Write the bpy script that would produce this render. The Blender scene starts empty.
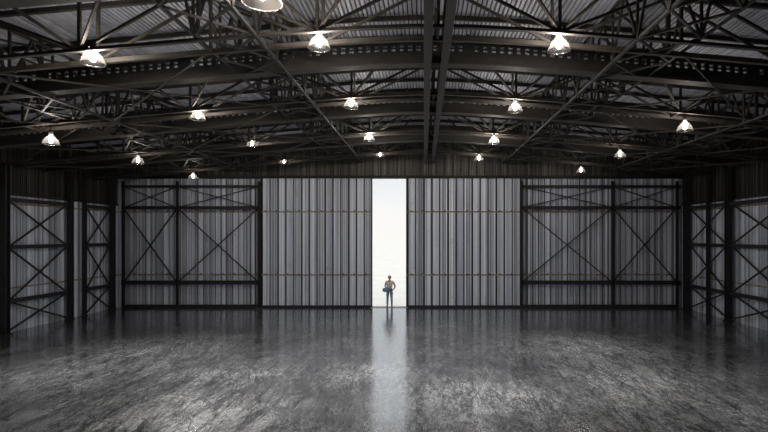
import bpy, bmesh, math, random
from mathutils import Vector, Matrix
random.seed(7)
S = bpy.context.scene
COL = S.collection
V = Vector

# ------------------------------------------------------------------ helpers
class MB:
    def __init__(self):
        self.v, self.f = [], []
    def add(self, vs, fs):
        n = len(self.v)
        self.v += [tuple(p) for p in vs]
        self.f += [tuple(i + n for i in q) for q in fs]
        return self
    def box(self, lo, hi):
        x0, y0, z0 = lo; x1, y1, z1 = hi
        return self.add([(x0,y0,z0),(x1,y0,z0),(x1,y1,z0),(x0,y1,z0),(x0,y0,z1),(x1,y0,z1),(x1,y1,z1),(x0,y1,z1)],
                        [(0,3,2,1),(4,5,6,7),(0,1,5,4),(1,2,6,5),(2,3,7,6),(3,0,4,7)])
    def section(self, pts, prof, up=(0,0,1)):
        """sweep a closed profile (list of (side, up) pairs) along a polyline"""
        pts = [V(p) for p in pts]; up = V(up); n = len(prof); rings = []
        for i, p in enumerate(pts):
            a = pts[max(i-1, 0)]; b = pts[min(i+1, len(pts)-1)]
            d = (b - a).normalized()
            u = up if abs(d.dot(up)) < 0.95 else V((0,1,0))
            s = d.cross(u).normalized(); w = s.cross(d).normalized()
            rings.append([p + s*q[0] + w*q[1] for q in prof])
        vs = [q for r in rings for q in r]
        fs = []
        for i in range(len(pts)-1):
            for j in range(n):
                k = (j+1) % n
                fs.append((i*n+j, i*n+k, (i+1)*n+k, (i+1)*n+j))
        fs.append(tuple(range(n-1, -1, -1))); fs.append(tuple((len(pts)-1)*n + j for j in range(n)))
        return self.add(vs, fs)
    def bar(self, a, b, w, h=None, up=(0,0,1)):
        return self.path([a, b], w, h, up)
    def path(self, pts, w, h=None, up=(0,0,1)):
        h = h or w
        return self.section(pts, [(-w/2,-h/2),(w/2,-h/2),(w/2,h/2),(-w/2,h/2)], up)
    def angle(self, pts, w, t=.014, up=(0,0,1), flip=1):
        return self.section(pts, [(0,0),(flip*w,0),(flip*w,t),(flip*t,t),(flip*t,w),(0,w)], up)
    def ibeam(self, pts, w, h, t=.02, up=(0,0,1)):
        a, b, c = w/2, h/2, t/2
        return self.section(pts, [(-a,-b),(a,-b),(a,-b+t),(c,-b+t),(c,b-t),(a,b-t),(a,b),(-a,b),(-a,b-t),(-c,b-t),(-c,-b+t),(-a,-b+t)], up)
    def tube(self, pts, r, n=8):
        return self.section(pts, [(r*math.cos(2*math.pi*k/n), r*math.sin(2*math.pi*k/n)) for k in range(n)])
    def lathe(self, prof, n=32, c=(0,0,0)):
        vs, fs = [], []
        for r, z in prof:
            for k in range(n):
                a = 2*math.pi*k/n
                vs.append((c[0]+r*math.cos(a), c[1]+r*math.sin(a), c[2]+z))
        for i in range(len(prof)-1):
            for k in range(n):
                l = (k+1) % n
                fs.append((i*n+k, i*n+l, (i+1)*n+l, (i+1)*n+k))
        return self.add(vs, fs)
    def build(self, name, mat, parent=None, smooth=False, bevel=0, solid=0):
        me = bpy.data.meshes.new(name); me.from_pydata(self.v, [], self.f); me.update()
        bm = bmesh.new(); bm.from_mesh(me); bmesh.ops.recalc_face_normals(bm, faces=bm.faces); bm.to_mesh(me); bm.free()
        if mat: me.materials.append(mat)
        if smooth:
            for p in me.polygons: p.use_smooth = True
        o = bpy.data.objects.new(name, me); COL.objects.link(o)
        if parent: o.parent = parent
        if solid:
            m = o.modifiers.new('thickness', 'SOLIDIFY'); m.thickness = solid; m.offset = 0
        if bevel:
            m = o.modifiers.new('bevel', 'BEVEL'); m.width = bevel; m.segments = 2
        return o

def tag(o, label, cat, group=None):
    o['label'] = label; o['category'] = cat
    if group: o['group'] = group
    return o
def thing(name, loc, label, cat, group=None):
    o = bpy.data.objects.new(name, None); o.empty_display_size = .2; COL.objects.link(o); o.location = loc
    return tag(o, label, cat, group)
def struct(o):
    o['kind'] = 'structure'; return o
def dup(root, loc, label):
    r = root.copy(); COL.objects.link(r); r.location = loc; r['label'] = label
    for ch in list(root.children):
        c = ch.copy(); COL.objects.link(c); c.parent = r
        for g in list(ch.children):
            d = g.copy(); COL.objects.link(d); d.parent = c
    return r

# ------------------------------------------------------------------ materials
class NT:
    def __init__(self, name):
        self.m = bpy.data.materials.new(name); self.m.use_nodes = True
        self.t = self.m.node_tree; self.n = self.t.nodes; self.n.clear()
        self.out = self.n.new('ShaderNodeOutputMaterial')
    def new(self, ty, **kw):
        n = self.n.new(ty)
        for k, v in kw.items():
            if hasattr(n, k) and k not in n.inputs: setattr(n, k, v)
            else: n.inputs[k].default_value = v
        return n
    def link(self, a, b): self.t.links.new(a, b)
    def bsdf(self, **kw):
        b = self.new('ShaderNodeBsdfPrincipled', **kw); self.link(b.outputs[0], self.out.inputs[0]); return b
    def coords(self, scale=(1,1,1), rot=(0,0,0)):
        g = self.new('ShaderNodeNewGeometry'); mp = self.new('ShaderNodeMapping')
        mp.inputs['Scale'].default_value = scale; mp.inputs['Rotation'].default_value = rot
        self.link(g.outputs['Position'], mp.inputs['Vector']); return mp.outputs[0]
    def noise(self, vec, scale, detail=4, rough=.55, dist=0):
        n = self.new('ShaderNodeTexNoise'); n.inputs['Scale'].default_value = scale; n.inputs['Detail'].default_value = detail
        n.inputs['Roughness'].default_value = rough; n.inputs['Distortion'].default_value = dist
        self.link(vec, n.inputs['Vector']); return n.outputs['Fac']
    def ramp(self, fac, stops):
        r = self.new('ShaderNodeValToRGB'); e = r.color_ramp.elements
        while len(e) < len(stops): e.new(.5)
        for q, (p, c) in zip(e, stops):
            q.position = p; q.color = (c if len(c) == 4 else (*c, 1)) if not isinstance(c, (int, float)) else (c, c, c, 1)
        self.link(fac, r.inputs[0]); return r.outputs[0]
    def mix(self, fac, a, b, mode='MIX'):
        n = self.new('ShaderNodeMix', data_type='RGBA', blend_type=mode)
        for i, x in ((0, fac), (6, a), (7, b)):
            if hasattr(x, 'links'): self.link(x, n.inputs[i])
            elif isinstance(x, (int, float)): n.inputs[i].default_value = x if i == 0 else (x, x, x, 1)
            else: n.inputs[i].default_value = (*x, 1)
        return n.outputs[2]
    def math(self, op, a, b=0):
        n = self.new('ShaderNodeMath', operation=op)
        for i, x in ((0, a), (1, b)):
            if hasattr(x, 'links'): self.link(x, n.inputs[i])
            else: n.inputs[i].default_value = x
        return n.outputs[0]
    def bump(self, b, h, strength=.3, dist=.02):
        n = self.new('ShaderNodeBump', Strength=strength, Distance=dist); self.link(h, n.inputs['Height']); self.link(n.outputs[0], b.inputs['Normal'])

def paint(name, col, rough=.6, metal=0, var=.35, scale=6):
    t = NT(name); b = t.bsdf(Roughness=rough, Metallic=metal)
    n = t.noise(t.coords(), scale, 5)
    c = t.ramp(n, [(.3, tuple(x*(1-var) for x in col)), (.7, tuple(min(1, x*(1+var)) for x in col))])
    t.link(c, b.inputs['Base Color']); return t.m

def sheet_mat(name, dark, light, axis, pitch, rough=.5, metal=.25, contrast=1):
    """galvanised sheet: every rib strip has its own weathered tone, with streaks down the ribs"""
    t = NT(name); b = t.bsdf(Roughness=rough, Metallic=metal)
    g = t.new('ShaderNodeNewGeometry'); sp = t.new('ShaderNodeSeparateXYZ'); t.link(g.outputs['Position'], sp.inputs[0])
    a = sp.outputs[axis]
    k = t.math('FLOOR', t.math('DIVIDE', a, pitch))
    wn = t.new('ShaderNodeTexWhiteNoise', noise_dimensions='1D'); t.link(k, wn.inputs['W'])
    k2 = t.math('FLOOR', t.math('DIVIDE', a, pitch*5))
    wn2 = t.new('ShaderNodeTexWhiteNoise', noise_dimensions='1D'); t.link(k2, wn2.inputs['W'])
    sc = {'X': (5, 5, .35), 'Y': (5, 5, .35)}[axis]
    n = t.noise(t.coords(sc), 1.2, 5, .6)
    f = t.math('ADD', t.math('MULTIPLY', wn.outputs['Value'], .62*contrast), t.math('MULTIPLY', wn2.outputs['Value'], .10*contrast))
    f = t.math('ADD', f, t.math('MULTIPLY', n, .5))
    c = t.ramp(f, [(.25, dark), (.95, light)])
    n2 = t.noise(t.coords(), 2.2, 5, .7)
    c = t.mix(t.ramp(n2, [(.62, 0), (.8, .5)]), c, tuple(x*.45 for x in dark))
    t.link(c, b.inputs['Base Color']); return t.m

M = {}
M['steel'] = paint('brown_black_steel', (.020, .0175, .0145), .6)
M['steel_lit'] = paint('dusty_brown_steel', (.031, .0265, .021), .65)  # lighter copy of the steel, lamplight put into its colour
M['black'] = paint('black_steel', (.016, .016, .017), .6)
M['joint'] = paint('dark_joint_strip', (.03, .032, .036), .6)  # darker tone set on the groove faces of the sheeting
M['roof_joint'] = paint('dark_roof_lap', (.05, .05, .055), .7)  # shade in the roof valleys, painted as a darker colour
M['rail'] = paint('rusty_rail', (.30, .225, .11), .7, 0, .5, 3)
M['bolt'] = paint('dark_bolt', (.05, .045, .04), .5)
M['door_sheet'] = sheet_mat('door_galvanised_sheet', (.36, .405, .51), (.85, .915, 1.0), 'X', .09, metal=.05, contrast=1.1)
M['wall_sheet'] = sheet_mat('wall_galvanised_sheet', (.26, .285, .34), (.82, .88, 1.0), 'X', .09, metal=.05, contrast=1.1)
M['side_sheet'] = sheet_mat('side_galvanised_sheet', (.26, .285, .34), (.80, .86, .98), 'Y', .09, metal=.05, contrast=1.1)
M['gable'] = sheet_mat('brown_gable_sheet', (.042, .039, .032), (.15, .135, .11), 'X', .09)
M['side_upper'] = sheet_mat('brown_eave_sheet', (.022, .021, .018), (.07, .064, .055), 'Y', .09)  # brown sheet, with the shade under the eave put into its colour
M['roof'] = sheet_mat('roof_sheet', (.24, .25, .29), (.50, .52, .60), 'X', .12, .55, .2, .6)
M['concrete_out'] = paint('pale_apron', (.78, .76, .72), .9, 0, .06, .4)
M['sill'] = paint('steel_sill', (.42, .41, .39), .5)
M['skin'] = paint('skin', (.50, .32, .22), .55, 0, .08)
M['shirt'] = paint('beige_shirt', (.74, .69, .60), .9, 0, .2, 12)
M['jeans'] = paint('blue_jeans', (.27, .36, .50), .9, 0, .25, 14)
M['hair'] = paint('sandy_hair', (.42, .32, .13), .8, 0, .4, 30)
M['shoe'] = paint('tan_shoe', (.33, .27, .20), .7)
M['bundle'] = paint('blue_grey_cloth', (.22, .32, .44), .9, 0, .35, 10)
M['eye'] = paint('dark_eye', (.02, .015, .01), .3, 0, 0)

def floor_mat():
    t = NT('worn_concrete'); b = t.bsdf()
    p = t.coords()
    def math2(op, a, b=0): return t.math(op, a, b)
    big = t.noise(p, .22, 6, .62, .4)
    mid = t.noise(t.coords((1, .8, 1), (0, 0, .4)), 1.5, 10, .66)
    s1 = t.noise(t.coords((1, .45, 1), (0, 0, .45)), 16, 6, .7, .3)
    s2 = t.noise(t.coords((1, .45, 1), (0, 0, -.6)), 16, 6, .7, .3)
    s3 = t.noise(t.coords((1, .32, 1), (0, 0, .05)), 26, 6, .7, .3)
    fine = t.math('ADD', t.math('MULTIPLY', s1, .34), t.math('ADD', t.math('MULTIPLY', s2, .33), t.math('MULTIPLY', s3, .33)))
    # pale patches with warped edges, mixed into the slab colour at set spots
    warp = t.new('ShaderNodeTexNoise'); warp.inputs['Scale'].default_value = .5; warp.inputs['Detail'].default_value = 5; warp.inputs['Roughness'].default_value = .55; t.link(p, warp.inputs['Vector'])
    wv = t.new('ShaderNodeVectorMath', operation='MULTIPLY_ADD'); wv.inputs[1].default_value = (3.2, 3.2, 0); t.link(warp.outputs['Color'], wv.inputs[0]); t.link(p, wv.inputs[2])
    patch_mask = None
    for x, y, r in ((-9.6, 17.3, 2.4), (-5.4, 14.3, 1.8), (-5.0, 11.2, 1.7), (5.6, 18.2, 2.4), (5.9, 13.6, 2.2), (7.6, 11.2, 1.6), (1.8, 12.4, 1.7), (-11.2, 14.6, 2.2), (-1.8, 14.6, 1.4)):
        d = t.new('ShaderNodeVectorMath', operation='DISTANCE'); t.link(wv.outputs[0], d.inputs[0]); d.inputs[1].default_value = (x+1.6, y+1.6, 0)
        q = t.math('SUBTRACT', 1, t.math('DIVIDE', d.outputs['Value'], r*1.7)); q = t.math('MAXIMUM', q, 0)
        patch_mask = q if patch_mask is None else t.math('MAXIMUM', patch_mask, q)
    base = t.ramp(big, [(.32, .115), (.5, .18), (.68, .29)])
    base = t.mix(t.math('MULTIPLY', t.math('POWER', patch_mask, 1.4), 1), base, .62)
    base = t.mix(1, base, t.ramp(mid, [(.34, .55), (.66, 1.0)]), 'MULTIPLY')
    base = t.mix(1, base, t.ramp(fine, [(.42, .45), (.58, 1.0)]), 'MULTIPLY')
    # thin scratches
    for sc, rot, fs in ((1.1, .55, .22), (1.4, -.7, .2), (2.3, .1, .3), (2.0, -.35, .3)):
        n_ = t.noise(t.coords((1, fs, 1), (0, 0, rot)), sc, 7, .62, .2)
        base = t.mix(1, base, t.ramp(t.math('ABSOLUTE', t.math('SUBTRACT', n_, .5)), [(0, .30), (.014, .85), (.03, 1)]), 'MULTIPLY')
    # hairline cracks
    def cracks(scale, w, dist):
        nv = t.new('ShaderNodeTexNoise'); nv.inputs['Scale'].default_value = 1.3; nv.inputs['Detail'].default_value = 5; t.link(p, nv.inputs['Vector'])
        mv = t.new('ShaderNodeVectorMath', operation='MULTIPLY_ADD'); mv.inputs[1].default_value = (dist, dist, 0); t.link(nv.outputs['Color'], mv.inputs[0]); t.link(p, mv.inputs[2])
        vo = t.new('ShaderNodeTexVoronoi', feature='DISTANCE_TO_EDGE'); vo.inputs['Scale'].default_value = scale; t.link(mv.outputs[0], vo.inputs['Vector'])
        return t.ramp(vo.outputs['Distance'], [(0, 0), (w, 1)])
    c1, c2 = cracks(.6, .012, 1.2), cracks(1.9, .022, .8)
    base = t.mix(.3, base, c1, 'MULTIPLY')
    base = t.mix(.6, base, c1, 'MULTIPLY')
    base = t.mix(.4, base, c2, 'MULTIPLY')
    base = t.mix(1.0, base, (.97, .985, 1.0), 'MULTIPLY')
    t.link(base, b.inputs['Base Color'])
    t.link(t.ramp(mid, [(.35, .12), (.65, .22)]), b.inputs['Roughness'])
    b.inputs['IOR'].default_value = 1.25
    h = t.math('ADD', fine, t.math('MULTIPLY', c1, .6))
    t.bump(b, h, .15, .012)
    gl = t.new('ShaderNodeBsdfGlossy', Roughness=.16, Color=(.97, .98, 1, 1)); mx = t.new('ShaderNodeMixShader', Fac=.33)
    t.link(b.outputs[0], mx.inputs[1]); t.link(gl.outputs[0], mx.inputs[2]); t.link(mx.outputs[0], t.out.inputs[0])
    return t.m
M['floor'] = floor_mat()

def glow(name, col, strength):
    t = NT(name); e = t.new('ShaderNodeEmission', Color=(*col, 1), Strength=strength); t.link(e.outputs[0], t.out.inputs[0]); return t.m
M['bulb'] = glow('lamp_bulb', (1, .93, .86), 14)
def shade_mat(name, fac):
    t = NT(name)
    tr = t.new('ShaderNodeBsdfTransparent', Color=(.80, .77, .74, 1)); tl = t.new('ShaderNodeBsdfTranslucent', Color=(.8, .75, .72, 1))
    gl = t.new('ShaderNodeBsdfGlossy', Roughness=.25)
    m1 = t.new('ShaderNodeMixShader', Fac=fac); t.link(tr.outputs[0], m1.inputs[1]); t.link(tl.outputs[0], m1.inputs[2])
    m2 = t.new('ShaderNodeMixShader', Fac=.03); t.link(m1.outputs[0], m2.inputs[1]); t.link(gl.outputs[0], m2.inputs[2])
    t.link(m2.outputs[0], t.out.inputs[0]); return t.m
M['shade'] = shade_mat('frosted_lamp_glass', .018)
M['opal'] = shade_mat('opal_lamp_glass', .35)

# ------------------------------------------------------------------ dimensions (metres; camera stands at x=0, y=0)
XL, XR, YB, YF, RIDGE = -17.3, 14.6, 28.17, -9.0, .3
def drop(x): return .092*(math.sqrt((x-.1)**2 + 4) - 2)
def zroof(x): return 9.78 - drop(x)
def zch(x): return 8.32 - drop(x)
DOOR_TOP = 7.21
GL, GR = -2.89, -1.0            # gap between the two door leaves
DL, DR = -9.13, 5.4             # outer edges of the leaves

# ------------------------------------------------------------------ sheets
def ribs(u0, u1, pitch, depth):
    """box-rib sheeting: list of (u, offset, material of the face that follows: 0 sheet, 1 dark joint strip)"""
    n = max(1, round((u1-u0)/pitch)); p = (u1-u0)/n; out = []
    for k in range(n):
        a = u0 + k*p; w = p*(.19, .15, .22, .17)[(k*5+k//3) % 4]; d = depth
        out += [(a, 0, 1), (a+w, 0, 0), (a+w+.012, d, 0)]
        q = a+w+.012; e = a+p-.012; L = e-q
        if k % 3 == 1:
            for f0 in (.20, .44, .70): out += [(q+L*f0, d, 0), (q+L*f0+.008, d-.045, 1), (q+L*f0+.036, d-.045, 0), (q+L*f0+.044, d, 0)]
        else:
            for f0 in (.17, .73): out += [(q+L*f0, d, 0), (q+L*f0+.010, d-.03, 0), (q+L*(f0+.08)+.012, d-.03, 0), (q+L*(f0+.08)+.022, d, 0)]
        out += [(e, d, 0)]
    out.append((u1, 0, 0)); return out
def roof_ribs(u0, u1, pitch, depth):
    n = round((u1-u0)/pitch); p = (u1-u0)/n; out = []
    for k in range(n):
        a = u0 + k*p
        out += [(a, 0, 1), (a+.26*p, 0, 0), (a+.36*p, depth, 0), (a+.90*p, depth, 0)]
    out.append((u1, 0, 0)); return out
def upright_sheet(name, mat, parent, at, prof, z0, z1):
    """at(u, off) -> (x, y); z0, z1 numbers or functions of u"""
    m = MB(); vs = []
    f = lambda z, u: z(u) if callable(z) else z
    for u, o, _ in prof:
        x, y = at(u, o); vs += [(x, y, f(z0, u)), (x, y, f(z1, u))]
    m.add(vs, [(2*i, 2*i+2, 2*i+3, 2*i+1) for i in range(len(prof)-1)])
    ob = m.build(name, mat, parent, solid=.006); ob.data.materials.append(M['joint'])
    for i, pl in enumerate(ob.data.polygons): pl.material_index = prof[i][2]
    return ob

def group_struct(name):
    o = bpy.data.objects.new(name, None); COL.objects.link(o); return struct(o)

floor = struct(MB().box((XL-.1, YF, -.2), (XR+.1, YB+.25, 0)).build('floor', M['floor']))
ground = struct(MB().box((-400, YB+.25, -.25), (400, 900, -.03)).build('ground', M['concrete_out']))

wb = group_struct('wall_back')
back = lambda u, o: (u, YB - o)
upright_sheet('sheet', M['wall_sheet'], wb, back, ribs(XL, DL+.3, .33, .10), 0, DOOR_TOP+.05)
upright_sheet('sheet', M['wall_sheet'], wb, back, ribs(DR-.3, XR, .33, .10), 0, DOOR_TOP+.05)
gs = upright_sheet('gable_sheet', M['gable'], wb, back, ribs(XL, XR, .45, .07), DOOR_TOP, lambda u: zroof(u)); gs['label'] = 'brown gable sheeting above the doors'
def rail(x0, x1, y, z, parent):
    r = MB().box((x0, y-.03, z-.035), (x1, y, z+.035)).build('rail', M['rail'], parent)
    k = x0 + .25
    while k < x1 - .1:
        MB().lathe([(0, .05), (.035, .05), (.035, 0)], 8).build('bolt', M['bolt'], r).matrix_local = Matrix.Translation((k, y-.03, z+.06)) @ Matrix.Rotation(math.pi/2, 4, 'X')
        k += .62
for a, b in ((XL+.2, DL-.02), (DR+.02, XR-.2)):
    for z in (5.35, 1.83): rail(a, b, YB-.09, z, wb)

def door(name, x0, x1):
    d = group_struct(name)
    yb = YB - .16
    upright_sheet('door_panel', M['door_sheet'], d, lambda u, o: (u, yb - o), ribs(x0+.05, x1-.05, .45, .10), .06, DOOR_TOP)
    for x, w in ((x0, .025 if x0 < GL-1 else .07), (x1-(.07 if x1 < 0 else .025), .07 if x1 < 0 else .025)): MB().box((x, yb-.12, 0), (x+w, yb+.05, DOOR_TOP)).build('stile', M['black'], d)
    MB().box((x0, yb-.13, 0), (x1, yb+.05, .13)).build('bottom_rail', M['black'], d)
    for z in (5.35, 1.83): rail(x0+.05, x1-.05, yb-.09, z, d)
    return d
door('door_1', DL, GL); door('door_2', GR, DR)
struct(MB().ibeam([(XL, YB-.20, DOOR_TOP+.08), (XR, YB-.20, DOOR_TOP+.08)], .30, .16, .03).build('trim_1', M['black']))['label'] = 'black door head track across the back wall'
struct(MB().box((GL-.1, YB-.32, 0), (GR+.1, YB+.25, .02)).build('trim_2', M['sill']))['label'] = 'pale steel sill in the door opening'

EAVE = 5.75
for nm, X, sgn, lo in (('wall_left', XL, 1, 0), ('wall_right', XR, -1, 0)):
    w = group_struct(nm)
    at = lambda u, o, X=X, sgn=sgn: (X + sgn*o, u)
    upright_sheet('sheet', M['side_sheet'], w, at, ribs(YF, YB, .33, .10), 0, EAVE)
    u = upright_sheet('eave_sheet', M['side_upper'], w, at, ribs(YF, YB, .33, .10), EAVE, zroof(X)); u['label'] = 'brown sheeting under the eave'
    MB().box((min(X, X+sgn*.14), YF, EAVE-.06), (max(X, X+sgn*.14), YB, EAVE+.06)).build('ledge', M['black'], w)
    for z in (5.35, 1.83):
        MB().box((min(X+sgn*.09, X+sgn*.12), YF, z-.03), (max(X+sgn*.09, X+sgn*.12), YB-.1, z+.03)).build('rail', M['rail'], w)
wf = upright_sheet('wall_front', M['gable'], None, lambda u, o: (u, YF + o), ribs(XL, XR, .45, .10), 0, lambda u: zroof(u)); struct(wf)

m = MB(); pr = roof_ribs(XL-.05, XR+.05, .115, .035); vs = []
for u, o, _ in pr: vs += [(u, YF, zroof(u)-o), (u, YB+.1, zroof(u)-o)]
m.add(vs, [(2*i, 2*i+1, 2*i+3, 2*i+2) for i in range(len(pr)-1)])
ceil = struct(m.build('ceiling', M['roof'], solid=.006)); ceil.data.materials.append(M['roof_joint'])
for i, pl in enumerate(ceil.data.polygons): pl.material_index = pr[i][2]

# ------------------------------------------------------------------ roof steel
def xs(x0, x1, n=28): return [x0 + (x1-x0)*k/n for k in range(n+1)]
T0, T1 = XL+.15, XR-.15
NODES = [-12.2, -7.1, -2.2, 2.8, 7.8, 12.4]
MIDS = [-14.8, -9.65, -4.65, .3, 5.3, 10.1, 13.7]
HT = 1.18
def make_truss(y, label):
    t = thing('roof_truss', (0, y, 0), label, 'roof truss', 'roof trusses carrying the lamps')
    for yy, fl in ((0, 1), (.6, -1)):
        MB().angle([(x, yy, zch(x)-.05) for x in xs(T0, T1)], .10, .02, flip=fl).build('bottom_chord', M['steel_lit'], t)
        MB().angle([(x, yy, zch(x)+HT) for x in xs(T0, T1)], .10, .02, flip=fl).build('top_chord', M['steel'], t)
        for x in NODES + MIDS:
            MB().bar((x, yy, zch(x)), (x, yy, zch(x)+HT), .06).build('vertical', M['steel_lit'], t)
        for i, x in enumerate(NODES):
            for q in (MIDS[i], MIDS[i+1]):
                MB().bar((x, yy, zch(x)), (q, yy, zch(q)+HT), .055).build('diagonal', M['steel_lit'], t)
    for x in NODES + MIDS:
        MB().bar((x, 0, zch(x)), (x, .6, zch(x)), .06).build('cross_strut', M['steel'], t)
    for i, x in enumerate(NODES):
        for q in (x-1.6, x+1.6):
            MB().bar((x, .6, zch(x)), (q, 2.28, zch(q)+.62), .055).build('raker', M['steel_lit'], t)
            MB().bar((x, 0, zch(x)), (q, -1.3, zch(q)+HT+.12), .055).build('raker', M['steel_lit'], t)
    return t
ROWS = [10.3, 15.2, 20.3, 25.2]
tr = make_truss(ROWS[0], 'brown double-chord roof truss nearest the camera, carrying the first row of three lamps')
dup(tr, (0, ROWS[1], 0), 'brown roof truss second from the camera, carrying the row of five larger lamps')
dup(tr, (0, ROWS[2], 0), 'brown roof truss third from the camera, second back from the door wall')
dup(tr, (0, ROWS[3], 0), 'brown roof truss farthest from the camera, just in front of the gable wall')

def make_girder(y, label):
    g = thing('slotted_girder', (0, y, 0), label, 'roof girder', 'slotted girders across the roof')
    zb = lambda x: zch(x) - .02
    def slab(lo, hi, w): return MB().path([(x, 0, zb(x)+(lo+hi)/2) for x in xs(T0, T1)], w, hi-lo)
    slab(0, .03, .34).build('bottom_flange', M['steel_lit'], g)
    slab(.66, .70, .34).build('top_flange', M['steel'], g)
    levels = [.03, .36, .42, .45, .51, .66]; NL = 6; n = 2*150; us = [T0 + (T1-T0)*k/n for k in range(n+1)]
    mb = MB(); mb.add([(x, 0, zb(x)+l) for x in us for l in levels],
        [(i*NL+j, i*NL+j+1, (i+1)*NL+j+1, (i+1)*NL+j) for i in range(n) for j in range(NL-1) if j not in (1, 3) or i % 2 == 0 or i % 17 == 3])
    mb.build('slotted_web', M['steel'], g, solid=.05)
    for x in (-14.8, -9.65, -4.65, .3, 5.3, 10.1, 13.7):
        MB().bar((x, 0, zb(x)+.68), (x, 0, zroof(x)-.05), .08).build('hanger', M['steel'], g)
    return g
gd = make_girder(8.2, 'heavy dark slotted girder at the very top, before the first lamp row')
dup(gd, (0, 12.6, 0), 'heavy dark slotted girder between the first and second lamp rows')
dup(gd, (0, 17.5, 0), 'heavy dark slotted girder between the second and third lamp rows')
dup(gd, (0, 22.7, 0), 'heavy dark slotted girder between the third and farthest lamp rows')

YL0, YL1 = 7.5, 27.6
def make_lattice(x, label):
    g = thing('lattice_girder', (x, 0, zch(x)), label, 'lattice girder', 'lattice girders running towards the door wall')
    n = 15; st = (YL1-YL0)/n; a = .65
    for sx in (-a, a):
        for z in (-.02, 1.22): MB().angle([(sx, YL0, z), (sx, YL1, z)], .06, .02, flip=1 if sx < 0 else -1).build('chord', M['black'] if z < 0 else M['steel'], g)
    for k in range(n):
        y0, y1, ym = YL0+k*st, YL0+(k+1)*st, YL0+(k+.5)*st
        for sx in (-a, a):
            MB().bar((sx, y0, 0), (sx, ym, 1.22), .05).build('diagonal', M['steel'], g)
            MB().bar((sx, ym, 1.22), (sx, y1, 0), .05).build('diagonal', M['steel'], g)
            MB().bar((sx, y0, 0), (sx, y0, 1.22), .05).build('vertical', M['steel'], g)
        MB().bar((-a, y0, 0), (a, y1, 0), .045).build('lacing', M['steel'], g)
        MB().bar((a, y0, 0), (-a, y1, 0), .045).build('lacing', M['steel'], g)
        MB().bar((-a, y0, 1.22), (a, y1, 1.22), .045).build('lacing', M['steel'], g)
    return g
lg = make_lattice(-4.05, 'dark lattice girder running to the door wall, first one left of the ridge beams')
for x, s in ((5.0, 'dark lattice girder running to the door wall, first one right of the ridge beams'),
             (-10.2, 'dark lattice girder running to the door wall, nearer the left wall'),
             (10.6, 'dark lattice girder running to the door wall, nearer the right wall')):
    dup(lg, (x, 0, zch(x)), s)

for x, s in ((.085, 'left one of the two dark ridge beams running towards the door'), (.48, 'right one of the two dark ridge beams running towards the door')):
    tag(MB().ibeam([(x, 7.5, 8.28), (x, 27.7, 8.28)], .18, .5, .03).build('ridge_beam', M['steel']), s, 'ridge beam', 'paired ridge beams')

ORD = ['nearest to', 'second from', 'third from', 'fourth from', 'fifth from', 'sixth from', 'seventh from', 'eighth from', 'ninth from', 'tenth from', 'eleventh from', 'twelfth from']
for k in range(12):
    y = 27.2 - 1.29*k
    tag(MB().path([(x, y, zroof(x)-.10) for x in xs(T0, T1)], .06, .12).build('roof_purlin', M['steel']),
        f'thin dark purlin under the roof sheets, {ORD[k]} the door wall', 'roof purlin', 'purlins under the roof sheets')

# crossed tie rods in the plane of the bottom chords
BAYS = [(ROWS[0]+.6, ROWS[1], 'between first and second lamp rows'), (ROWS[1]+.6, ROWS[2], 'between second and third lamp rows'), (ROWS[2]+.6, ROWS[3], 'between third and farthest lamp rows')]
for a, b, where in BAYS:
    for x0, x1, side in ((-16.5, -11.0, 'beside the left wall'), (-9.4, -4.8, 'left of the ridge beams'), (5.7, 9.8, 'right of the ridge beams'), (11.4, 14.0, 'beside the right wall')):
        t = thing('cross_bracing', ((x0+x1)/2, (a+b)/2, 0), f'crossed tie rods {side}, {where}', 'tie rods', 'crossed tie rods under the roof')
        cx, cy = (x0+x1)/2, (a+b)/2
        for p, q, dz in (((x0, a), (x1, b), .03), ((x1, a), (x0, b), -.01)):
            MB().tube([(p[0]-cx, p[1]-cy, zch(p[0])-.085+dz), (q[0]-cx, q[1]-cy, zch(q[0])-.085+dz)], .024, 6).build('tie_rod', M['steel_lit'], t)

# ------------------------------------------------------------------ wall steel
def column(x, y, ztop, w, label):
    c = thing('steel_column', (x, y, 0), label, 'column', 'steel columns along the walls')
    MB().ibeam([(0, 0, .03), (0, 0, ztop)], w, w, .035, up=(0, 1, 0)).build('shaft', M['black'], c)
    MB().box((-w*.7, -w*.7, 0), (w*.7, w*.7, .04)).build('base_plate', M['black'], c)
for y, w, s in ((20.2, .26, 'black steel column at the left edge of view, on the left wall'), (23.95, .20, 'black steel column on the left wall, second from the left edge'),
             (24.95, .15, 'slim black steel column on the left wall, just beyond a wider twin'), (27.2, .22, 'black steel column in the left back corner')):
    column(XL+.36, y, zch(XL+.3)-.06, w, s)
for y, w, s in ((23.4, .24, 'black steel column on the right wall, nearest the camera'), (25.05, .15, 'slim black steel column on the right wall, between two wider columns'),
             (27.1, .28, 'black steel column in the right back corner')):
    column(XR-.36, y, zch(XR-.3)-.06, w, s)

def side_brace(X, y0, y1, label):
    t = thing('wall_bracing', (X, (y0+y1)/2, 0), label, 'wall bracing', 'braced frames on the side walls')
    h = (y1-y0)/2
    Z = [.12, 1.33, 3.55, 5.5]
    for z in Z[1:]: MB().box((-.06, -h, z-.08), (.06, h, z+.08)).build('girt', M['black'], t)
    for a, b in zip(Z, Z[1:]):
        MB().bar((.02, -h, a), (.02, h, b), .05, .07).build('diagonal', M['black'], t)
        MB().bar((-.02, h, a), (-.02, -h, b), .05, .07).build('diagonal', M['black'], t)
side_brace(XL+.32, 20.4, 23.8, 'black cross-braced frame on the left wall, nearest the camera')
side_brace(XL+.32, 25.1, 27.05, 'black cross-braced frame on the left wall, next to the back corner')
side_brace(XR-.32, 19.3, 23.25, 'black cross-braced frame on the right wall, nearest the camera')
side_brace(XR-.32, 23.55, 26.95, 'black cross-braced frame on the right wall, next to the back corner')

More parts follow.
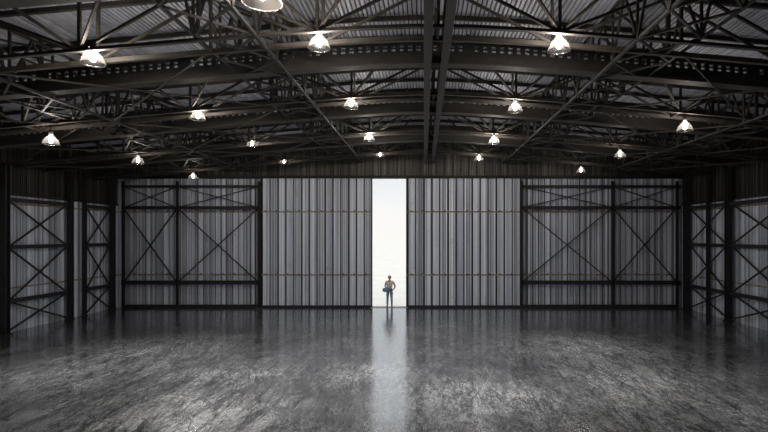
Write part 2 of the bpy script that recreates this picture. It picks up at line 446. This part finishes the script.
def back_brace(px, label):
    """px: post positions, left to right"""
    t = thing('door_bracing', ((px[0]+px[-1])/2, 27.86, 0), label, 'wall bracing', 'braced frames on the back wall'); cx = (px[0]+px[-1])/2
    Z = [1.41, 5.58, 6.76]
    for x in px: MB().ibeam([(x-cx, 0, .02), (x-cx, 0, 7.05)], .11, .14, .025, up=(0, 1, 0)).build('post', M['black'], t)
    for z, h in zip(Z, (.22, .17, .14)): MB().box((px[0]-cx-.08, -.07, z-h/2), (px[-1]-cx+.18, .07, z+h/2)).build('girt', M['black'], t)
    for a, b in zip(px, px[1:]):
        for z0, z1 in zip(Z, Z[1:]):
            MB().bar((a-cx, .03, z0), (b-cx, .03, z1), .05, .075, (0, 1, 0)).build('diagonal', M['black'], t)
            MB().bar((b-cx, -.03, z0), (a-cx, -.03, z1), .05, .075, (0, 1, 0)).build('diagonal', M['black'], t)
    MB().box((px[0]-cx, -.1, 0), (px[-1]-cx, .1, .17)).build('base_rail', M['black'], t)
back_brace([-16.75, -13.75, -9.2], 'black cross-braced steel frame left of the tall door leaves')
back_brace([5.45, 10.5, 14.1], 'black cross-braced steel frame right of the tall door leaves')

# ------------------------------------------------------------------ lamps
LG = 'bell lamps hanging from the roof'
W_MAIN = 1.0
LAMPS = [  # x, y, z, power factor, label
 (-6.82, 10.3, 7.69, 1.00, 'lit bell lamp on the nearest truss, leftmost of its three'),
 (-2.16, 10.3, 8.00, 1.00, 'lit bell lamp on the nearest truss, just left of the ridge beams'),
 (2.78, 10.3, 7.96, 1.00, 'lit bell lamp on the nearest truss, right of the ridge beams'),
 (-11.34, 15.2, 6.92, 0.60, 'lit bell lamp on the second truss, leftmost near the left wall'),
 (-6.87, 15.2, 7.68, 0.75, 'lit bell lamp on the second truss, second from the left'),
 (-2.22, 15.2, 8.04, 0.75, 'lit bell lamp on the second truss, just left of the ridge beams'),
 (2.77, 15.2, 7.92, 0.75, 'lit bell lamp on the second truss, first right of the ridge beams'),
 (7.93, 15.2, 7.34, 0.60, 'lit bell lamp on the second truss, rightmost near the right wall'),
 (-11.61, 20.3, 7.09, 0.30, 'lit bell lamp on the third truss, leftmost of its five'),
 (-6.98, 20.3, 7.78, 0.70, 'lit bell lamp on the third truss, second from the left'),
 (-2.23, 20.3, 8.02, 1.10, 'lit bell lamp on the third truss, just left of the ridge beams'),
 (2.84, 20.3, 7.90, 1.10, 'lit bell lamp on the third truss, first right of the ridge beams'),
 (7.96, 20.3, 7.33, 0.30, 'lit bell lamp on the third truss, rightmost of its five'),
 (-11.64, 25.2, 7.02, 0.23, 'small distant lit lamp on the farthest truss, leftmost of its five'),
 (-7.06, 25.2, 7.78, 0.42, 'small distant lit lamp on the farthest truss, second from the left'),
 (-2.22, 25.2, 8.13, 0.42, 'small distant lit lamp on the farthest truss, above the door opening'),
 (2.77, 25.2, 7.93, 0.42, 'small distant lit lamp on the farthest truss, right of the door opening'),
 (7.91, 25.2, 7.33, 0.23, 'small distant lit lamp on the farthest truss, rightmost of its five'),
]
def SPOTF(y): return 1 if y < 16 else .4 if y < 21 else .12
POINT, SPOT = 360, 2600
bell = [(.035,.17),(.06,.165),(.075,.12),(.12,.08),(.17,.02),(.205,-.05),(.225,-.12),(.232,-.14),(.226,-.14),(.218,-.12),(.198,-.05),(.163,.015),(.115,.07),(.07,.11)]
def lamp_meshes():
    return (MB().lathe(bell, 32), MB().lathe([(.0,.10),(.03,.09),(.05,.02),(.062,-.03),(.05,-.085),(.02,-.105),(0,-.107)], 16), MB().lathe([(.0,.30),(.05,.30),(.062,.27),(.062,.18),(.05,.165),(.03,.1),(0,.1)], 16))
def ld(name, kind, e, **kw):
    l = bpy.data.lights.new(name, kind); l.energy = e; l.color = (1, .965, .93)
    for k, v in kw.items(): setattr(l, k, v)
    return l
proto = None
def lamp(x, y, z, f, label, size=1, ztop=None, sf=1):
    global proto
    if proto is None:
        t = thing('bell_lamp', (x, y, z), label, 'lamp', LG)
        a, b, c = lamp_meshes()
        a.build('shade', M['shade'], t, True); cp = c.build('cap', M['steel'], t, True)
        b.build('bulb', M['bulb'], cp, True)
        proto = t
    else:
        t = dup(proto, (x, y, z), label)
        for ch in list(t.children):
            if ch.name.startswith('stem') or ch.type == 'LIGHT': bpy.data.objects.remove(ch)
    t.scale = (size,)*3
    zt = (ztop if ztop else zch(x)) - z
    if zt/size > .3: MB().tube([(0, 0, .29), (0, 0, zt/size)], .016, 8).build('stem', M['steel'], t)
    for l in (ld('lamp_point', 'POINT', POINT*f, shadow_soft_size=.11), ld('lamp_spot', 'SPOT', SPOT*SPOTF(y)*f*sf, shadow_soft_size=.11, spot_size=math.radians(84), spot_blend=1.0)):
        o = bpy.data.objects.new(l.name, l); COL.objects.link(o); o.parent = t
        if l.type == 'SPOT': o.location = (0, 0, -.02)
    return t
for r in LAMPS: lamp(*r)
big = lamp(-2.88, 8.9, 8.36, 4.2, 'large glaring lamp nearest the camera, above the nearest truss left of the ridge', 1.5, 9.55, .12)
for ch in big.children:
    if ch.name.startswith('shade'): ch.data = ch.data.copy(); ch.data.materials[0] = M['opal']

# ------------------------------------------------------------------ person
def evaluated(o, name):
    dg = bpy.context.evaluated_depsgraph_get(); dg.update()
    me = bpy.data.meshes.new_from_object(o.evaluated_get(dg)); me.name = name
    old = o.data; o.modifiers.clear(); o.data = me; bpy.data.meshes.remove(old); return o
def skin(name, chains, mat, parent, root=0, sub=2, extra=None, voxel=0):
    """chains: list of [(x,y,z,r), ...]; equal points are merged"""
    vs, rad, es, idx = [], [], [], {}
    for ch in chains:
        prev = None
        for x, y, z, r in ch:
            k = (round(x, 4), round(y, 4), round(z, 4))
            if k not in idx: idx[k] = len(vs); vs.append((x, y, z)); rad.append(r)
            i = idx[k]
            if prev is not None and prev != i: es.append((prev, i))
            prev = i
    me = bpy.data.meshes.new(name); me.from_pydata(vs, es, []); me.update()
    o = bpy.data.objects.new(name, me); COL.objects.link(o)
    sk = o.modifiers.new('skin', 'SKIN'); sk.use_smooth_shade = True
    for i, d in enumerate(me.skin_vertices[0].data):
        r = rad[i]; d.radius = r if isinstance(r, tuple) else (r, r); d.use_root = (i == root)
    ss = o.modifiers.new('sub', 'SUBSURF'); ss.levels = ss.render_levels = sub
    evaluated(o, name)
    if extra:
        bm = bmesh.new(); bm.from_mesh(o.data)
        for e in extra:
            tmp = bpy.data.meshes.new('tmp'); tmp.from_pydata(e.v, [], e.f); bm.from_mesh(tmp); bpy.data.meshes.remove(tmp)
        bmesh.ops.recalc_face_normals(bm, faces=bm.faces); bm.to_mesh(o.data); bm.free()
    if voxel:
        rm = o.modifiers.new('remesh', 'REMESH'); rm.mode = 'VOXEL'; rm.voxel_size = voxel; rm.use_smooth_shade = True
        sm = o.modifiers.new('smooth', 'SMOOTH'); sm.factor = .5; sm.iterations = 2
        evaluated(o, name)
    o.data.materials.clear(); o.data.materials.append(mat)
    for p in o.data.polygons: p.use_smooth = True
    o.parent = parent; return o
def ball(c, r, n=20, mseg=14, f=None):
    mb = MB(); vs = []; c = V(c); r = V(r)
    for i in range(mseg+1):
        th = math.pi*i/mseg
        for k in range(n):
            ph = 2*math.pi*k/n
            d = V((math.sin(th)*math.cos(ph), math.sin(th)*math.sin(ph), math.cos(th)))
            s = f(d) if f else 1
            vs.append(c + V((d.x*r.x, d.y*r.y, d.z*r.z))*s)
    fs = [(i*n+k, i*n+(k+1) % n, (i+1)*n+(k+1) % n, (i+1)*n+k) for i in range(mseg) for k in range(n)]
    mb.add(vs, fs); return mb

P = thing('person', (-1.93, YB-.12, .022), 'person in beige shirt and blue jeans standing in the bright door opening', 'person')
def leg(s): return [(s*.085, 0, .93, .10), (s*.10, -.005, .80, .088), (s*.112, -.02, .50, .060), (s*.12, 0, .33, .055), (s*.125, .01, .09, .036), (s*.13, -.07, .045, .036), (s*.135, -.15, .035, .030)]
spine = [(0, 0, .95, (.155, .11)), (0, -.005, 1.10, (.145, .10)), (0, -.01, 1.28, (.165, .11)), (0, .0, 1.40, (.14, .09)), (0, 0, 1.47, (.06, .06)), (0, -.01, 1.55, (.052, .055))]
sh = (0, 0, 1.40, (.14, .09))
# the person's right arm (left in the photo) bends forward across the waist over the bundle; the left hand rests on the hip
armR = [sh, (-.19, .0, 1.41, .056), (-.245, .01, 1.16, .045), (-.16, -.20, 1.07, .037), (-.06, -.245, 1.05, .028), (-.02, -.25, 1.045, .032)]
armL = [sh, (.19, .0, 1.41, .056), (.315, .03, 1.15, .045), (.235, -.06, 1.00, .037), (.195, -.10, .965, .028), (.175, -.125, .955, .032)]
def fingers(tip, d, side, palm, lens):
    out = []; d = V(d).normalized(); side = V(side).normalized(); palm = V(palm).normalized(); tip = V(tip)
    for k, L in enumerate(lens):
        b = tip + side*(.026 - .0175*k)
        p1 = b + d*.028; p2 = p1 + (d*.8 + palm*.5)*L*.5; p3 = p2 + (d*.4 + palm*.9)*L*.45
        out.append([(*tip, .032), (*p1, .0095), (*p2, .0088), (*p3, .0075)])
    b = tip - d*.02 + side*.03; p1 = b + (side + d*.4)*.028; p2 = p1 + (d + palm*.5)*.028
    out.append([(*tip, .032), (*b, .013), (*p1, .0105), (*p2, .009)])
    return out
hR = fingers(armR[-1][:3], (1, -.1, -.05), (0, .2, 1), (0, 1, -.1), (.05, .058, .055, .043))
hL = fingers(armL[-1][:3], (-.5, -.6, -.5), (-.5, .3, .8), (-.3, .9, -.1), (.05, .058, .055, .043))
def headshape(d):
    s = 1.0
    if d.z < -.2: s *= 1 - .22*(-d.z-.2)*(1 if abs(d.x) > .15 else .6)         # jaw and chin
    s += .13*math.exp(-((d.x/.13)**2 + ((d.z+.15)/.20)**2)) * (1 if d.y < 0 else 0)   # nose
    s -= .05*(math.exp(-(((abs(d.x)-.33)/.14)**2 + ((d.z-.06)/.12)**2)) if d.y < 0 else 0)  # eye sockets
    s += .03*(math.exp(-((d.x/.22)**2 + ((d.z+.47)/.06)**2)) if d.y < 0 else 0)        # lips
    return s
HC = (0, -.02, 1.635)
body = skin('body', [spine, [(0, 0, .95, (.155, .11))] + leg(-1), [(0, 0, .95, (.155, .11))] + leg(1), armR, armL] + hR + hL, M['skin'], P, 0, 2,
            [ball(HC, (.077, .098, .118), 40, 32, headshape), ball((-.080, .0, 1.63), (.014, .024, .034)), ball((.080, .0, 1.63), (.014, .024, .034))], .0062)
g = lambda ch, k, n: [(x, y, z, (r+k if not isinstance(r, tuple) else (r[0]+k, r[1]+k))) for x, y, z, r in ch[:n]]
shirt = skin('shirt', [[(0, 0, .88, (.168, .128)), (0, 0, .95, (.17, .125)), (0, -.005, 1.10, (.162, .118)), (0, -.01, 1.28, (.182, .126)), (0, 0, 1.40, (.158, .108)), (0, 0, 1.475, (.072, .072))],
    [(0, 0, 1.40, (.158, .108))] + [(x, y, z, r+.018) for x, y, z, r in armR[1:3]] + [(-.20, -.09, 1.115, .054)],
    [(0, 0, 1.40, (.158, .108))] + [(x, y, z, r+.018) for x, y, z, r in armL[1:3]] + [(.275, -.015, 1.075, .054)]], M['shirt'], P)
jeans = skin('jeans', [[(0, 0, .93, (.165, .122))] + [(x, y, z, r+.016) for x, y, z, r in leg(s)[:4]] + [(s*.125, .008, .10, .058), (s*.126, .006, .065, .056)] for s in (-1, 1)], M['jeans'], P)
MB().lathe([(.152, -.02), (.158, -.02), (.158, .02), (.152, .02)], 24).build('belt', M['eye'], jeans).matrix_local = Matrix.Translation((0, 0, .965)) @ Matrix.Diagonal((1.10, .80, 1, 1))
for s in (-1, 1):
    sm_ = ball((s*.132, -.065, .04), (.052, .145, .055), 20, 12, lambda d: 1 if d.z > -.35 else .95)
    sm_.v = [(x, y, max(z, .0)) for x, y, z in sm_.v]; sm_.build('shoe', M['shoe'], P, True)
def curl(d):
    if d.y < -.30 and d.z < .42: return .78
    return 1 + .07*math.sin(13*d.x+2)*math.sin(11*d.y)*math.sin(12*d.z+1)
ball((0, .005, 1.665), (.098, .112, .112), 40, 30, curl).build('hair', M['hair'], P, True)
for s in (-1, 1): ball((s*.031, -.103, 1.645), (.012, .008, .008), 12, 8).build('eye', M['eye'], P, True)

# cloth bundle held against the waist
def crumple(d): return 1 + .10*math.sin(9*d.x+1)*math.cos(7*d.z) + .06*math.sin(15*d.z+6*d.x)
bm_ = ball((0, 0, 0), (.27, .10, .14), 48, 24, crumple)
bo = bm_.build('cloth_bundle', M['bundle'], None, True); bo.location = (-1.93-.13, YB-.12-.21, .022+1.0); bo.rotation_euler = (0, math.radians(-10), .15)
tag(bo, 'rolled blue-grey cloth bundle held at the waist of the person in the doorway', 'bundle')

# ------------------------------------------------------------------ sky and sun
w = bpy.data.worlds.new('sky'); S.world = w; w.use_nodes = True
t = w.node_tree; bg = t.nodes['Background']
tc = t.nodes.new('ShaderNodeTexCoord'); sp = t.nodes.new('ShaderNodeSeparateXYZ'); t.links.new(tc.outputs['Generated'], sp.inputs[0])
rp = t.nodes.new('ShaderNodeValToRGB'); e = rp.color_ramp.elements; e[0].position = 0; e[0].color = (.97, .935, .89, 1); e[1].position = .125; e[1].color = (.80, .845, .88, 1)
q = e.new(.045); q.color = (.94, .935, .925, 1)
ns = t.nodes.new('ShaderNodeTexNoise'); ns.inputs['Scale'].default_value = 6; ns.inputs['Detail'].default_value = 5
mp = t.nodes.new('ShaderNodeMapping'); mp.inputs['Scale'].default_value = (1, 1, 5); t.links.new(tc.outputs['Generated'], mp.inputs[0]); t.links.new(mp.outputs[0], ns.inputs['Vector'])
ad = t.nodes.new('ShaderNodeMath'); ad.operation = 'MULTIPLY_ADD'; ad.inputs[1].default_value = .05; t.links.new(ns.outputs['Fac'], ad.inputs[0]); 
sb = t.nodes.new('ShaderNodeMath'); sb.operation = 'SUBTRACT'; sb.inputs[1].default_value = .025; t.links.new(sp.outputs['Z'], sb.inputs[0]); t.links.new(sb.outputs[0], ad.inputs[2])
t.links.new(ad.outputs[0], rp.inputs[0]); t.links.new(rp.outputs[0], bg.inputs['Color']); bg.inputs['Strength'].default_value = 1.02
sun = bpy.data.lights.new('sun', 'SUN'); sun.energy = 2.0; sun.angle = .02; sun.color = (1, .96, .90)
so = bpy.data.objects.new('sun', sun); COL.objects.link(so)
so.rotation_euler = V((.75, -.02, .68)).to_track_quat('Z', 'Y').to_euler()

# ------------------------------------------------------------------ camera
cd = bpy.data.cameras.new('camera'); cam = bpy.data.objects.new('camera', cd); COL.objects.link(cam)
cam.location = (0, 0, 4); cam.rotation_euler = (math.pi/2, 0, 0)
cd.sensor_width = 36; cd.lens = 500/768*36; cd.shift_x = -40/768; cd.shift_y = 20/768; cd.clip_end = 2000
S.camera = cam
S.view_settings.view_transform = 'Standard'; S.view_settings.look = 'None'; S.view_settings.gamma = 1; S.view_settings.use_curve_mapping = False
S.view_settings.exposure = 0
S.cycles.use_denoising = True; S.cycles.denoising_prefilter = 'NONE'
S.cycles.sample_clamp_indirect = 3
